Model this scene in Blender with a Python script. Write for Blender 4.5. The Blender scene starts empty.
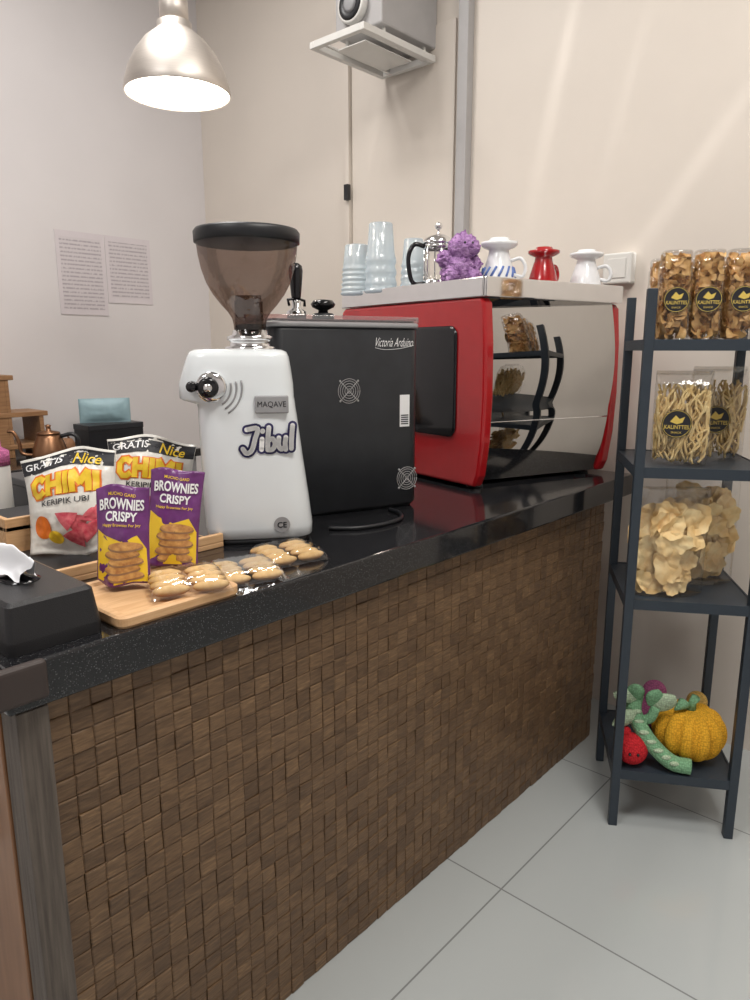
import bpy, bmesh, math, random
from mathutils import Vector, Matrix, noise
random.seed(7)
rnd=random.uniform
SC=bpy.context.scene
SC.view_settings.view_transform='Standard'
COL=bpy.context.collection
rad=math.radians

# ------------------------------------------------------------ materials
def nd(nt,t,**k):
    n=nt.nodes.new(t)
    for a,b in k.items(): setattr(n,a,b)
    return n
def mat(name,col,rough=.5,metal=0,var=.06,scale=18,bump=0,bscale=200,emit=0,coat=0,stretch=None,col2=None,spec=.5,bdist=.004,knit=False):
    m=bpy.data.materials.new(name);m.use_nodes=True;nt=m.node_tree
    b=nt.nodes['Principled BSDF'];L=nt.links.new
    tc=nd(nt,'ShaderNodeTexCoord');mp=nd(nt,'ShaderNodeMapping');L(tc.outputs['Object'],mp.inputs[0])
    if stretch: mp.inputs['Scale'].default_value=stretch
    nz=nd(nt,'ShaderNodeTexNoise');nz.inputs['Scale'].default_value=scale;nz.inputs['Detail'].default_value=5
    L(mp.outputs[0],nz.inputs['Vector'])
    r=nd(nt,'ShaderNodeValToRGB');c=col
    if col2 is None:
        a=[max(0,x*(1-var)) for x in c];d=[min(1,x*(1+var)) for x in c]
    else: a=c;d=col2
    r.color_ramp.elements[0].position=.3;r.color_ramp.elements[1].position=.7
    r.color_ramp.elements[0].color=(*a,1);r.color_ramp.elements[1].color=(*d,1)
    L(nz.outputs[0],r.inputs[0]);L(r.outputs[0],b.inputs['Base Color'])
    b.inputs['Roughness'].default_value=rough;b.inputs['Metallic'].default_value=metal
    b.inputs['Coat Weight'].default_value=coat
    b.inputs['Specular IOR Level'].default_value=spec
    if emit:
        L(r.outputs[0],b.inputs['Emission Color']);b.inputs['Emission Strength'].default_value=emit
    if knit:
        b.inputs['Specular IOR Level'].default_value=.15
        v=nd(nt,'ShaderNodeTexVoronoi');v.inputs['Scale'].default_value=knit;v.inputs['Randomness'].default_value=.55;L(tc.outputs['Object'],v.inputs['Vector'])
        bp=nd(nt,'ShaderNodeBump');bp.invert=True;bp.inputs['Strength'].default_value=.8;bp.inputs['Distance'].default_value=.003
        L(v.outputs['Distance'],bp.inputs['Height']);L(bp.outputs[0],b.inputs['Normal'])
        mx=nd(nt,'ShaderNodeMixRGB');mx.blend_type='MULTIPLY';mx.inputs[0].default_value=.5
        r2=nd(nt,'ShaderNodeValToRGB');r2.color_ramp.elements[0].position=.25;r2.color_ramp.elements[0].color=(1,1,1,1);r2.color_ramp.elements[1].position=.75;r2.color_ramp.elements[1].color=(.3,.3,.3,1)
        L(v.outputs['Distance'],r2.inputs[0]);L(r.outputs[0],mx.inputs[1]);L(r2.outputs[0],mx.inputs[2]);L(mx.outputs[0],b.inputs['Base Color'])
    elif bump:
        n2=nd(nt,'ShaderNodeTexNoise');n2.inputs['Scale'].default_value=bscale;L(mp.outputs[0],n2.inputs['Vector'])
        bp=nd(nt,'ShaderNodeBump');bp.inputs['Strength'].default_value=bump;bp.inputs['Distance'].default_value=bdist
        L(n2.outputs[0],bp.inputs['Height']);L(bp.outputs[0],b.inputs['Normal'])
    return m
def clear(name,tint=(1,1,1),gl=.12,rough=.05,white=0.0,k=.45):
    m=bpy.data.materials.new(name);m.use_nodes=True;nt=m.node_tree;L=nt.links.new
    nt.nodes.remove(nt.nodes['Principled BSDF']);o=nt.nodes['Material Output']
    t=nd(nt,'ShaderNodeBsdfTransparent');t.inputs[0].default_value=(*tint,1)
    g=nd(nt,'ShaderNodeBsdfGlossy');g.inputs['Roughness'].default_value=rough
    nz=nd(nt,'ShaderNodeTexNoise');nz.inputs['Scale'].default_value=30
    tc=nd(nt,'ShaderNodeTexCoord');L(tc.outputs['Object'],nz.inputs['Vector'])
    bp=nd(nt,'ShaderNodeBump');bp.inputs['Strength'].default_value=.4;bp.inputs['Distance'].default_value=.01
    L(nz.outputs[0],bp.inputs['Height']);L(bp.outputs[0],g.inputs['Normal'])
    lw=nd(nt,'ShaderNodeLayerWeight');lw.inputs[0].default_value=.35
    ma=nd(nt,'ShaderNodeMath',operation='MULTIPLY_ADD');ma.inputs[1].default_value=k;ma.inputs[2].default_value=gl
    L(lw.outputs['Fresnel'],ma.inputs[0])
    mx=nd(nt,'ShaderNodeMixShader');L(ma.outputs[0],mx.inputs[0]);L(t.outputs[0],mx.inputs[1]);L(g.outputs[0],mx.inputs[2])
    last=mx
    if white:
        d=nd(nt,'ShaderNodeBsdfDiffuse');d.inputs[0].default_value=(.84,.91,.96,1)
        m2=nd(nt,'ShaderNodeMixShader');m2.inputs[0].default_value=white
        L(mx.outputs[0],m2.inputs[1]);L(d.outputs[0],m2.inputs[2]);last=m2
    L(last.outputs[0],o.inputs['Surface'])
    return m
M={}
M['wallL']=mat('soft_white_paint',(.70,.67,.67),.7,var=.02,scale=3,bump=.05)
M['wallB']=mat('warm_white_paint',(.695,.635,.57),.5,var=.02,scale=3,bump=.05)
M['ceil']=mat('ceiling_paint',(.8,.78,.76),.8,var=.02)
M['black']=mat('satin_black',(.014,.015,.018),.42,var=.2)
M['blackm']=mat('matte_black_metal',(.024,.026,.030),.36,var=.15)
M['blackg']=mat('gloss_black',(.008,.008,.01),.12)
M['leather']=mat('black_leatherette',(.012,.012,.014),.38,bump=.3,bscale=600)
M['rack']=mat('charcoal_powder_coat',(.028,.040,.055),.45,bump=.15,bscale=900)
M['white']=mat('white_enamel',(.80,.84,.86),.22,var=.01,coat=.3)
M['ceramic']=mat('white_ceramic',(.85,.86,.88),.15,var=.02)
M['plastic']=mat('white_plastic',(.70,.69,.66),.4,var=.02)
M['grey']=mat('grey_plastic',(.32,.32,.33),.4)
M['duct']=mat('grey_trunking',(.42,.41,.41),.5,var=.03)
M['chrome']=mat('chrome',(.82,.82,.83),.08,1,var=.02)
M['mirror']=mat('polished_steel',(.54,.53,.52),.02,1,var=.01)
M['alu']=mat('brushed_aluminium',(.70,.65,.60),.48,1,var=.05,stretch=(1,1,30))
M['red']=mat('red_lacquer',(.40,.008,.012),.18,coat=.5,var=.05)
M['copper']=mat('copper',(.30,.16,.09),.35,1)
M['wood']=mat('bamboo_wood',(.62,.36,.17),.45,col2=(.78,.50,.27),stretch=(3,30,30),scale=4)
M['woodd']=mat('shelf_wood',(.25,.13,.06),.5,col2=(.38,.21,.10),stretch=(3,30,30),scale=4)
M['post']=mat('weathered_grey_wood',(.07,.055,.045),.6,col2=(.17,.14,.115),stretch=(60,60,3),scale=2,bump=.4,bscale=40)
M['endp']=mat('brown_veneer',(.20,.085,.03),.35,col2=(.30,.14,.06),stretch=(12,12,2),scale=3)
M['paper']=mat('paper',(.66,.61,.63),.8,var=.02)
M['gold']=mat('gold_print',(.75,.55,.12),.4)
M['ink']=mat('ink_black',(.015,.015,.02),.5)
M['navy']=mat('navy_ink',(.035,.03,.12),.4)
M['whitei']=mat('white_ink',(.88,.88,.88),.5,var=.01)
M['yel']=mat('yellow_ink',(.90,.60,.03),.4)
M['orange']=mat('orange_ink',(.85,.20,.02),.4)
M['redi']=mat('red_ink',(.60,.04,.08),.4,col2=(.80,.20,.22),scale=90)
M['foilw']=mat('white_foil_bag',(.82,.80,.74),.28,var=.05,bump=.5,bscale=26,bdist=.012)
M['purple']=mat('purple_foil_pouch',(.15,.035,.17),.28,var=.1,bump=.5,bscale=26,bdist=.012)
M['brownie']=mat('brownie_print',(.40,.16,.05),.5,scale=90,col2=(.72,.40,.12))
M['chip']=mat('fried_brown_chip',(.56,.27,.08),.45,col2=(.92,.62,.26),scale=45)
M['stick']=mat('fried_stick_snack',(.76,.52,.20),.5,col2=(.96,.78,.42),spec=.3,scale=50)
M['crack']=mat('golden_fried_cracker',(.88,.58,.24),.6,col2=(1.0,.82,.48),scale=22,bump=.3,bscale=90,spec=.25)
M['hop']=clear('smoked_hopper_plastic',(.58,.50,.46),.06,k=.28)
M['clear']=clear('clear_plastic',(.98,.98,.98),.05,k=.35)
M['rimc']=clear('clear_rim_red_reflection_tint',(.80,.50,.48),.12,k=.4,white=.12)  # clear rim; the red reflection in it is put into the tint
M['film']=clear('clear_film',(.99,.99,.985),.06,.08,k=.25)
M['wrap']=clear('shiny_wrap_film',(.98,.98,.975),.10,.08,k=.35)
M['cup']=clear('translucent_cup_plastic',(.84,.93,.98),.10,.15,.32)
M['teal']=mat('pale_teal_pouch',(.30,.45,.50),.5)
M['bulb']=mat('lamp_glow',(1,.93,.85),.5,emit=9,var=.01)
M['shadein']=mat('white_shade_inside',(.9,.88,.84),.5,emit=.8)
M['orangeY']=mat('orange_yarn',(.90,.47,.04),.9,var=.08,knit=150)
M['greenY']=mat('green_yarn',(.24,.47,.27),.9,var=.15,knit=150)
M['paleY']=mat('pale_green_yarn',(.52,.66,.46),.9,var=.12,knit=150)
M['redY']=mat('red_yarn',(.66,.03,.04),.9,var=.15,knit=150)
M['pinkY']=mat('pink_yarn',(.62,.18,.38),.9,var=.15,knit=150)
M['yelY']=mat('yellow_yarn',(.90,.60,.18),.9,var=.1,knit=150)
M['purpY']=mat('lavender_curly_yarn',(.26,.12,.32),1.0,col2=(.55,.34,.62),scale=60,bump=1,bscale=90,bdist=.015,spec=.05)
M['tissue']=mat('white_tissue',(.88,.89,.92),.95,var=.02,spec=.1)
M['brownw']=mat('brown_leather',(.28,.14,.07),.5,var=.2)
M['guard']=mat('dark_brown_foam',(.045,.032,.028),.6)
M['blue']=mat('blue_glaze',(.12,.2,.5),.2)
# biscuit with browned base
m=mat('golden_biscuit',(.74,.45,.17),.6,col2=(.92,.69,.36),scale=40,bump=.3,bscale=120);M['cookie']=m;nt=m.node_tree;L=nt.links.new;b=nt.nodes['Principled BSDF']
src=b.inputs['Base Color'].links[0].from_socket
tc=nd(nt,'ShaderNodeTexCoord');sx=nd(nt,'ShaderNodeSeparateXYZ');L(tc.outputs['Object'],sx.inputs[0])
r=nd(nt,'ShaderNodeMapRange');r.inputs['From Min'].default_value=.006;r.inputs['From Max'].default_value=.0155;L(sx.outputs['Z'],r.inputs[0])
mx=nd(nt,'ShaderNodeMixRGB');L(r.outputs[0],mx.inputs[0]);mx.inputs[1].default_value=(.42,.18,.04,1);L(src,mx.inputs[2]);L(mx.outputs[0],b.inputs['Base Color'])
# granite
m=mat('black_granite',(.012,.013,.014),.12,coat=.2);M['granite']=m;nt=m.node_tree;L=nt.links.new;b=nt.nodes['Principled BSDF']
vo=nd(nt,'ShaderNodeTexVoronoi');vo.inputs['Scale'].default_value=260
tc=nd(nt,'ShaderNodeTexCoord');L(tc.outputs['Object'],vo.inputs['Vector'])
r=nd(nt,'ShaderNodeValToRGB');r.color_ramp.elements[0].position=0.05;r.color_ramp.elements[0].color=(.16,.17,.17,1)
r.color_ramp.elements[1].position=.28;r.color_ramp.elements[1].color=(.010,.010,.012,1)
L(vo.outputs['Distance'],r.inputs[0]);L(r.outputs[0],b.inputs['Base Color'])
# floor tile
m=mat('grey_floor_tile',(.5,.52,.5),.10);M['floor']=m;nt=m.node_tree;L=nt.links.new;b=nt.nodes['Principled BSDF']
tc=nd(nt,'ShaderNodeTexCoord');mp=nd(nt,'ShaderNodeMapping');L(tc.outputs['Object'],mp.inputs[0])
mp.inputs['Location'].default_value=(-1.511+.7*4,-.886+.7*5,0)
br=nd(nt,'ShaderNodeTexBrick');br.offset=0;br.squash=1
br.inputs['Scale'].default_value=1;br.inputs['Brick Width'].default_value=.7;br.inputs['Row Height'].default_value=.7
br.inputs['Mortar Size'].default_value=.0026;br.inputs['Mortar Smooth'].default_value=.2
br.inputs['Color1'].default_value=(.47,.50,.50,1);br.inputs['Color2'].default_value=(.485,.515,.515,1);br.inputs['Mortar'].default_value=(.24,.25,.25,1)
L(mp.outputs[0],br.inputs['Vector']);L(br.outputs[0],b.inputs['Base Color'])
# mosaic
m=mat('wood_mosaic',(.2,.1,.05),.5);M['mosaic']=m;nt=m.node_tree;L=nt.links.new;b=nt.nodes['Principled BSDF']
at=nd(nt,'ShaderNodeAttribute',attribute_name='tilecol');sp=nd(nt,'ShaderNodeSeparateColor');L(at.outputs['Color'],sp.inputs[0])
tc=nd(nt,'ShaderNodeTexCoord');mp=nd(nt,'ShaderNodeMapping');mp.inputs['Scale'].default_value=(20,20,150);L(tc.outputs['Object'],mp.inputs[0])
sc=nd(nt,'ShaderNodeVectorMath',operation='MULTIPLY_ADD');sc.inputs[1].default_value=(40,40,40);L(at.outputs['Color'],sc.inputs[0]);L(mp.outputs[0],sc.inputs[2])
nz=nd(nt,'ShaderNodeTexNoise');nz.inputs['Scale'].default_value=1.6;nz.inputs['Detail'].default_value=8;L(sc.outputs[0],nz.inputs['Vector'])
mm=nd(nt,'ShaderNodeMath',operation='MULTIPLY_ADD');mm.inputs[1].default_value=.84;L(nz.outputs[0],mm.inputs[0])
m3=nd(nt,'ShaderNodeMath',operation='MULTIPLY_ADD');m3.inputs[1].default_value=.20;m3.inputs[2].default_value=-.01;L(sp.outputs[0],m3.inputs[0]);L(m3.outputs[0],mm.inputs[2])
r=nd(nt,'ShaderNodeValToRGB');cr=r.color_ramp
cr.elements[0].position=.15;cr.elements[0].color=(.058,.031,.015,1);cr.elements[1].position=.9;cr.elements[1].color=(.37,.235,.12,1)
e=cr.elements.new(.42);e.color=(.118,.067,.033,1);e=cr.elements.new(.65);e.color=(.195,.115,.057,1)
L(mm.outputs[0],r.inputs[0]);L(r.outputs[0],b.inputs['Base Color'])
bp=nd(nt,'ShaderNodeBump');bp.inputs['Strength'].default_value=.8;bp.inputs['Distance'].default_value=.002;L(nz.outputs[0],bp.inputs['Height']);L(bp.outputs[0],b.inputs['Normal'])
# paper with printed lines
m=mat('printed_paper',(.7,.64,.68),.8);M['ppaper']=m;nt=m.node_tree;L=nt.links.new;b=nt.nodes['Principled BSDF']
tc=nd(nt,'ShaderNodeTexCoord');sx=nd(nt,'ShaderNodeSeparateXYZ');L(tc.outputs['Object'],sx.inputs[0])
w=nd(nt,'ShaderNodeMath',operation='MULTIPLY');w.inputs[1].default_value=50;L(sx.outputs['Z'],w.inputs[0])
fr=nd(nt,'ShaderNodeMath',operation='FRACT');L(w.outputs[0],fr.inputs[0])
g=nd(nt,'ShaderNodeMath',operation='LESS_THAN');g.inputs[1].default_value=.4;L(fr.outputs[0],g.inputs[0])
nz=nd(nt,'ShaderNodeTexNoise');nz.inputs['Scale'].default_value=1;mp=nd(nt,'ShaderNodeMapping');mp.inputs['Scale'].default_value=(120,1,50);L(tc.outputs['Object'],mp.inputs[0]);L(mp.outputs[0],nz.inputs['Vector'])
g2=nd(nt,'ShaderNodeMath',operation='GREATER_THAN');g2.inputs[1].default_value=.44;L(nz.outputs[0],g2.inputs[0])
p1=nd(nt,'ShaderNodeMath',operation='MULTIPLY');L(g.outputs[0],p1.inputs[0]);L(g2.outputs[0],p1.inputs[1])
mx=nd(nt,'ShaderNodeMixRGB');L(p1.outputs[0],mx.inputs[0]);mx.inputs[1].default_value=(.63,.585,.60,1);mx.inputs[2].default_value=(.42,.38,.41,1)
L(mx.outputs[0],b.inputs['Base Color'])

# ------------------------------------------------------------ geometry helpers
def thing(name,label,cat,loc,rz=0,group=None,tilt=None):
    o=bpy.data.objects.new(name,None);o.empty_display_size=.05;COL.objects.link(o)
    o.location=loc;o.rotation_euler=(tilt or 0,0,rz)
    o['label']=label;o['category']=cat
    if group:o['group']=group
    return o
def part(par,name,bm,m,smooth=True,bevel=0,seg=2,label=None,sub=0,kind=None):
    bmesh.ops.recalc_face_normals(bm,faces=bm.faces)
    me=bpy.data.meshes.new(name);bm.to_mesh(me);bm.free()
    me.materials.append(M[m] if isinstance(m,str) else m)
    if smooth:
        for p in me.polygons:p.use_smooth=True
    o=bpy.data.objects.new(name,me);COL.objects.link(o)
    if par:o.parent=par
    if bevel:
        md=o.modifiers.new('b','BEVEL');md.width=bevel;md.segments=seg;md.limit_method='ANGLE';md.angle_limit=rad(40)
        if smooth: 
            for p in me.polygons:p.use_smooth=False
    if sub:
        md=o.modifiers.new('s','SUBSURF');md.levels=sub;md.render_levels=sub
    if label:o['label']=label
    if kind:o['kind']=kind
    return o
def B():return bmesh.new()
def box(bm,x0,x1,y0,y1,z0,z1,mt=None):
    vs=[bm.verts.new(Vector((x,y,z))) for z in(z0,z1) for y in(y0,y1) for x in(x0,x1)]
    if mt:
        for v in vs:v.co=mt@v.co
    for f in((0,2,3,1),(4,5,7,6),(0,1,5,4),(2,6,7,3),(0,4,6,2),(1,3,7,5)):bm.faces.new([vs[i] for i in f])
    return vs
def loft(bm,rings,cap=True,closed=True):
    R=[[bm.verts.new(Vector(p)) for p in r] for r in rings]
    for a,b in zip(R[:-1],R[1:]):
        n=len(a)
        for i in range(n if closed else n-1):
            j=(i+1)%n;bm.faces.new((a[i],a[j],b[j],b[i]))
    if cap:
        bm.faces.new(R[0][::-1]);bm.faces.new(R[-1])
    return R
def lathe(bm,prof,seg=32,c=(0,0,0),cap=True,mt=None):
    rings=[]
    for r,z in prof:
        rr=[]
        for i in range(seg):
            a=2*math.pi*i/seg;p=Vector((r*math.cos(a),r*math.sin(a),z))
            if mt:p=mt@p
            rr.append(p+Vector(c))
        rings.append(rr)
    return loft(bm,rings,cap)
def tube(bm,pts,r,seg=10,cap=True):
    pts=[Vector(p) for p in pts];n=len(pts);rings=[];up=Vector((0.13,.21,.97)).normalized();prev=None
    for i,p in enumerate(pts):
        t=(pts[min(i+1,n-1)]-pts[max(i-1,0)]).normalized()
        if prev is None:
            s=t.cross(up)
            if s.length<.1:s=t.cross(Vector((1,0,0)))
        else: s=prev-t*prev.dot(t)
        s.normalize();prev=s;q=t.cross(s);rr=r[i] if isinstance(r,(list,tuple)) else r
        rings.append([p+(s*math.cos(2*math.pi*k/seg)+q*math.sin(2*math.pi*k/seg))*rr for k in range(seg)])
    return loft(bm,rings,cap)
def smoothpath(pts,n=6):
    P=[Vector(p) for p in pts];P=[P[0]*2-P[1]]+P+[P[-1]*2-P[-2]];o=[]
    for i in range(1,len(P)-2):
        for k in range(n):
            t=k/n;a,b_,c,d=P[i-1],P[i],P[i+1],P[i+2]
            o.append(.5*((2*b_)+(c-a)*t+(2*a-5*b_+4*c-d)*t*t+(3*b_-a-3*c+d)*t**3))
    o.append(P[-2]);return o
def prism(bm,poly,x0,x1):  # poly in (y,z)
    loft(bm,[[(x0,y,z) for y,z in poly],[(x1,y,z) for y,z in poly]])
def ball(bm,c,r,sc=(1,1,1),u=20,v=12):
    mt=Matrix.Translation(c)@Matrix.Diagonal((*[r*s for s in sc],1))
    bmesh.ops.create_uvsphere(bm,u_segments=u,v_segments=v,radius=1,matrix=mt)
def arc(cx,cz,r,a0,a1,n,y=0):
    return [(cx+r*math.cos(rad(a0+(a1-a0)*i/n)),y,cz+r*math.sin(rad(a0+(a1-a0)*i/n))) for i in range(n+1)]
YAX=Matrix.Rotation(rad(90),4,'X')   # z -> -y
def text_bm(s,off=0,shear=0):
    c=bpy.data.curves.new('t','FONT');c.body=s;c.size=1;c.offset=off;c.shear=shear;c.align_x='CENTER';c.align_y='CENTER';c.resolution_u=3
    o=bpy.data.objects.new('t',c);COL.objects.link(o)
    dg=bpy.context.evaluated_depsgraph_get();dg.update()
    me=bpy.data.meshes.new_from_object(o.evaluated_get(dg));bpy.data.objects.remove(o)
    bm=B();bm.from_mesh(me);return bm
def lettering(par,s,w,cx,cz,m,y=0,h=None,off=0,shear=0,rot=0,thick=0.0006,name='lettering',face=None):
    bm=text_bm(s,off,shear)
    xs=[v.co.x for v in bm.verts];ys=[v.co.y for v in bm.verts]
    if not xs: return
    W=max(xs)-min(xs);Hh=max(ys)-min(ys);mx=(max(xs)+min(xs))/2;my=(max(ys)+min(ys))/2
    k=w/W;kh=(h/Hh) if h else k
    for v in bm.verts:
        a=(v.co.x-mx)*k;b=(v.co.y-my)*kh
        a,b=a*math.cos(rot)-b*math.sin(rot),a*math.sin(rot)+b*math.cos(rot)
        X=cx+a;Z=cz+b;Y=(y(X,Z) if callable(y) else y)
        v.co=Vector((X,Y-thick,Z))
        if face:v.co=face@v.co
    me=bpy.data.meshes.new(name);bm.to_mesh(me);bm.free();me.materials.append(M[m])
    o=bpy.data.objects.new(name,me);COL.objects.link(o);o.parent=par;return o
def strokes(par,s,w,h,cx,cz,t,m,f,thick,name='lettering'):
    G={'C':[[(1,.85),(.7,1),(.3,1),(0,.75),(0,.25),(.3,0),(.7,0),(1,.15)]],'H':[[(0,0),(0,1)],[(1,0),(1,1)],[(0,.5),(1,.5)]],
       'I':[[(.5,0),(.5,1)]],'M':[[(0,0),(0,1),(.5,.4),(1,1),(1,0)]]}
    wd={'C':1,'H':1,'I':.25,'M':1.25};gap=.45;tot=sum(wd[c] for c in s)+gap*(len(s)-1);u=w/tot;x=cx-w/2;bm=B()
    for c in s:
        for pl_ in G[c]:
            for (a,b) in zip(pl_[:-1],pl_[1:]):
                A=Vector((x+a[0]*wd[c]*u,cz-h/2+a[1]*h));Bq=Vector((x+b[0]*wd[c]*u,cz-h/2+b[1]*h))
                if c=='I':A.x=Bq.x=x+wd[c]*u/2
                d=(Bq-A).normalized();A-=d*t*.5;Bq+=d*t*.5;n=Vector((-d.y,d.x))*t;K=6;pr=None
                for k in range(K+1):
                    p=A+(Bq-A)*k/K;q=[]
                    for sgn in(-1,0,1):
                        P=p+n*sgn;q.append(bm.verts.new((P.x,f(P.x,P.y)-thick,P.y)))
                    if pr:
                        bm.faces.new((pr[0],q[0],q[1],pr[1]));bm.faces.new((pr[1],q[1],q[2],pr[2]))
                    pr=q
        x+=(wd[c]+gap)*u
    return part(par,name,bm,m,True)
def roundstroke(par,paths,t,m,y,name):
    """flat strokes with round joints in the x-z plane at depth y"""
    bm=B()
    for P in paths:
        P=smoothpath([(a,0,c) for a,c in P],8) if len(P)>2 else [Vector((a,0,c)) for a,c in P]
        for k in range(len(P)-1):
            A,Bq=P[k],P[k+1];d=(Bq-A);
            if d.length<1e-6:continue
            d.normalize();n=Vector((-d.z,0,d.x))*t
            vs=[bm.verts.new((q.x,y,q.z)) for q in(A-n,Bq-n,Bq+n,A+n)];bm.faces.new(vs)
        for q in P[::2]+[P[-1]]:
            c=[bm.verts.new((q.x+t*math.cos(i*math.pi/8),y,q.z+t*math.sin(i*math.pi/8))) for i in range(16)];bm.faces.new(c)
    return part(par,name,bm,m,False)
def decal(par,name,pts,m,y=0,thick=.0004,label=None):
    bm=B();cx=sum(p[0] for p in pts)/len(pts);cz=sum(p[1] for p in pts)/len(pts)
    Y=(lambda X,Z:(y(X,Z) if callable(y) else y)-thick)
    n=len(pts);K=6;c=bm.verts.new((cx,Y(cx,cz),cz));pr=None
    for k in range(1,K+1):
        f=k/K;r=[]
        for p in pts:
            X=cx+(p[0]-cx)*f;Z=cz+(p[1]-cz)*f;r.append(bm.verts.new((X,Y(X,Z),Z)))
        for i in range(n):
            j=(i+1)%n
            if pr is None:bm.faces.new((c,r[i],r[j]))
            else:bm.faces.new((pr[i],r[i],r[j],pr[j]))
        pr=r
    return part(par,name,bm,m,True,label=label)
def rectpts(x0,x1,z0,z1,n=6):
    P=[]
    for i in range(n):P.append((x0+(x1-x0)*i/n,z0))
    for i in range(n):P.append((x1,z0+(z1-z0)*i/n))
    for i in range(n):P.append((x1-(x1-x0)*i/n,z1))
    for i in range(n):P.append((x0,z1-(z1-z0)*i/n))
    return P
def ell(cx,cz,rx,rz,n=28):return [(cx+rx*math.cos(2*math.pi*i/n),cz+rz*math.sin(2*math.pi*i/n)) for i in range(n)]
def struct(name,bm,m,bevel=0):
    o=part(None,name,bm,m,False,bevel=bevel);o['kind']='structure';return o

# ------------------------------------------------------------ room
W=2.72;YB=3.79;ZC=3.75
def sb(name,x0,x1,y0,y1,z0,z1,m,bevel=0):
    b=B();box(b,x0,x1,y0,y1,z0,z1);return struct(name,b,m,bevel)
sb('floor',-2.2,W,-2.4,YB,-.05,0,'floor')
sb('ceiling',-2.2,W,-2.4,YB,ZC,ZC+.05,'ceil')
sb('wall_left',-2.2,W+.1,YB,YB+.1,-.05,ZC+.05,'wallL')
sb('wall_back',W,W+.1,-2.4,YB,-.05,ZC+.05,'wallB')
sb('wall_front',-2.2,W+.1,-2.5,-2.4,-.05,ZC+.05,'wallL')
sb('wall_side',-2.3,-2.2,-2.5,YB+.1,-.05,ZC+.05,'wallL')
sb('door_1',W-.012,W,1.97,2.57,0,2.80,'wallB',.003)
sb('trim_1',W-.030,W,2.575,2.60,0,2.80,'wallB')
sb('trim_2',W-.045,W,1.885,1.935,0,ZC,'duct',.004)
b=B();box(b,W-.05,W-.028,2.565,2.59,2.16,2.23);o=part(None,'door_hinge',b,'black',False);o['label']='small black hinge on the pale door edge';o['category']='hinge'

# ------------------------------------------------------------ counter
CX0,CX1=.375,2.43;Y0=1.062
ct=thing('bar_counter','bar counter clad in dark brown wood mosaic tiles','counter',(0,0,0))
b=B();box(b,CX0+.02,CX1,Y0+.012,2.0,0,.918);part(ct,'body',b,'endp',False)
b=B();layer=b.loops.layers.float_color.new('tilecol')
nz_=25;tz=.918/nz_;nx=int((CX1-.425)/tz);xx0=.425;tw=(CX1-xx0)/nx
for i in range(nx):
    for j in range(nz_):
        x0=xx0+i*tw;z0=j*tz;d=rnd(.0066,.0084);g=.0004;c=.0026
        x0+=rnd(-.0006,.0006)
        ty=rnd(-.0010,.0010);tzt=rnd(-.0010,.0010);col=(random.random(),random.random(),random.random(),1)
        def pt(u,v,dd):return b.verts.new((x0+u*tw,Y0+.012-dd,z0+v*tz))
        gu=g/tw;cu=c/tw
        base=[pt(u,v,0) for u,v in((gu,gu),(1-gu,gu),(1-gu,1-gu),(gu,1-gu))]
        mid=[pt(u,v,d-.0015+a) for u,v,a in((gu,gu,-ty-tzt),(1-gu,gu,ty-tzt),(1-gu,1-gu,ty+tzt),(gu,1-gu,-ty+tzt))]
        top=[pt(u,v,d+a) for u,v,a in((cu,cu,-ty-tzt),(1-cu,cu,ty-tzt),(1-cu,1-cu,ty+tzt),(cu,1-cu,-ty+tzt))]
        fs=[b.faces.new(top)]
        for k in range(4):
            l=(k+1)%4;fs.append(b.faces.new((base[k],base[l],mid[l],mid[k])));fs.append(b.faces.new((mid[k],mid[l],top[l],top[k])))
        for f in fs:
            for lp in f.loops:lp[layer]=col
part(ct,'mosaic_cladding',b,'mosaic',False)
b=B();box(b,CX0,.424,1.05,1.11,0,.918);part(ct,'corner_post',b,'post',False,bevel=.002,label='weathered grey-brown wooden corner post')
b=B();box(b,CX0-.004,CX0+.02,1.112,2.0,.06,.9);part(ct,'end_panel',b,'endp',False,bevel=.003)
b=B();box(b,CX0-.03,CX0-.004,1.24,1.26,.60,.68);part(ct,'handle',b,'black',False,bevel=.003)
b=B();box(b,.40,.46,1.03,1.06,.0,.07);part(ct,'foot_guard',b,'guard',False,bevel=.006)

b=B();box(b,.36,2.60,1.035,2.12,.925,1.0)
wt=part(None,'worktop',b,'granite',False,bevel=.006,seg=3);wt['label']='polished black granite worktop with fine speckles';wt['category']='worktop'
b=B()
box(b,.335,.415,1.015,1.033,.945,1.006);box(b,.335,.358,1.033,1.30,.945,1.006)
g=part(None,'corner_guard',b,'guard',False,bevel=.007,seg=3);g['label']='dark brown foam guard on the worktop corner';g['category']='corner guard'

# ------------------------------------------------------------ coffee grinder
gr=thing('coffee_grinder','white coffee grinder with smoked bean hopper and black dial','coffee grinder',(1.105,1.39,1.0),rad(-38.3))
def sup(xl,xr,yh,z,e=5.0,n=52):
    cx=(xl+xr)/2;hx=(xr-xl)/2;o=[]
    for i in range(n):
        a=2*math.pi*i/n;c=math.cos(a);s=math.sin(a);yy=yh if s<0 else yh*.82
        o.append((cx+hx*math.copysign(abs(c)**(2/e),c),yy*math.copysign(abs(s)**(2/e),s),z))
    return o
S=[(.012,-.108,.134,.108),(.016,-.114,.138,.114),(.04,-.117,.139,.116),(.1,-.119,.132,.116),(.2,-.121,.119,.115),(.29,-.122,.108,.114),(.318,-.122,.104,.113),(.328,-.124,.103,.113),(.337,-.155,.102,.112),(.341,-.162,.101,.112),(.372,-.163,.100,.111),(.41,-.151,.095,.109),(.434,-.142,.091,.107),(.445,-.136,.086,.101),(.450,-.125,.074,.090),(.4515,-.10,.05,.07)]
b=B();loft(b,[sup(a,c,d,z) for z,a,c,d in S]);part(gr,'body',b,'white')
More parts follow.
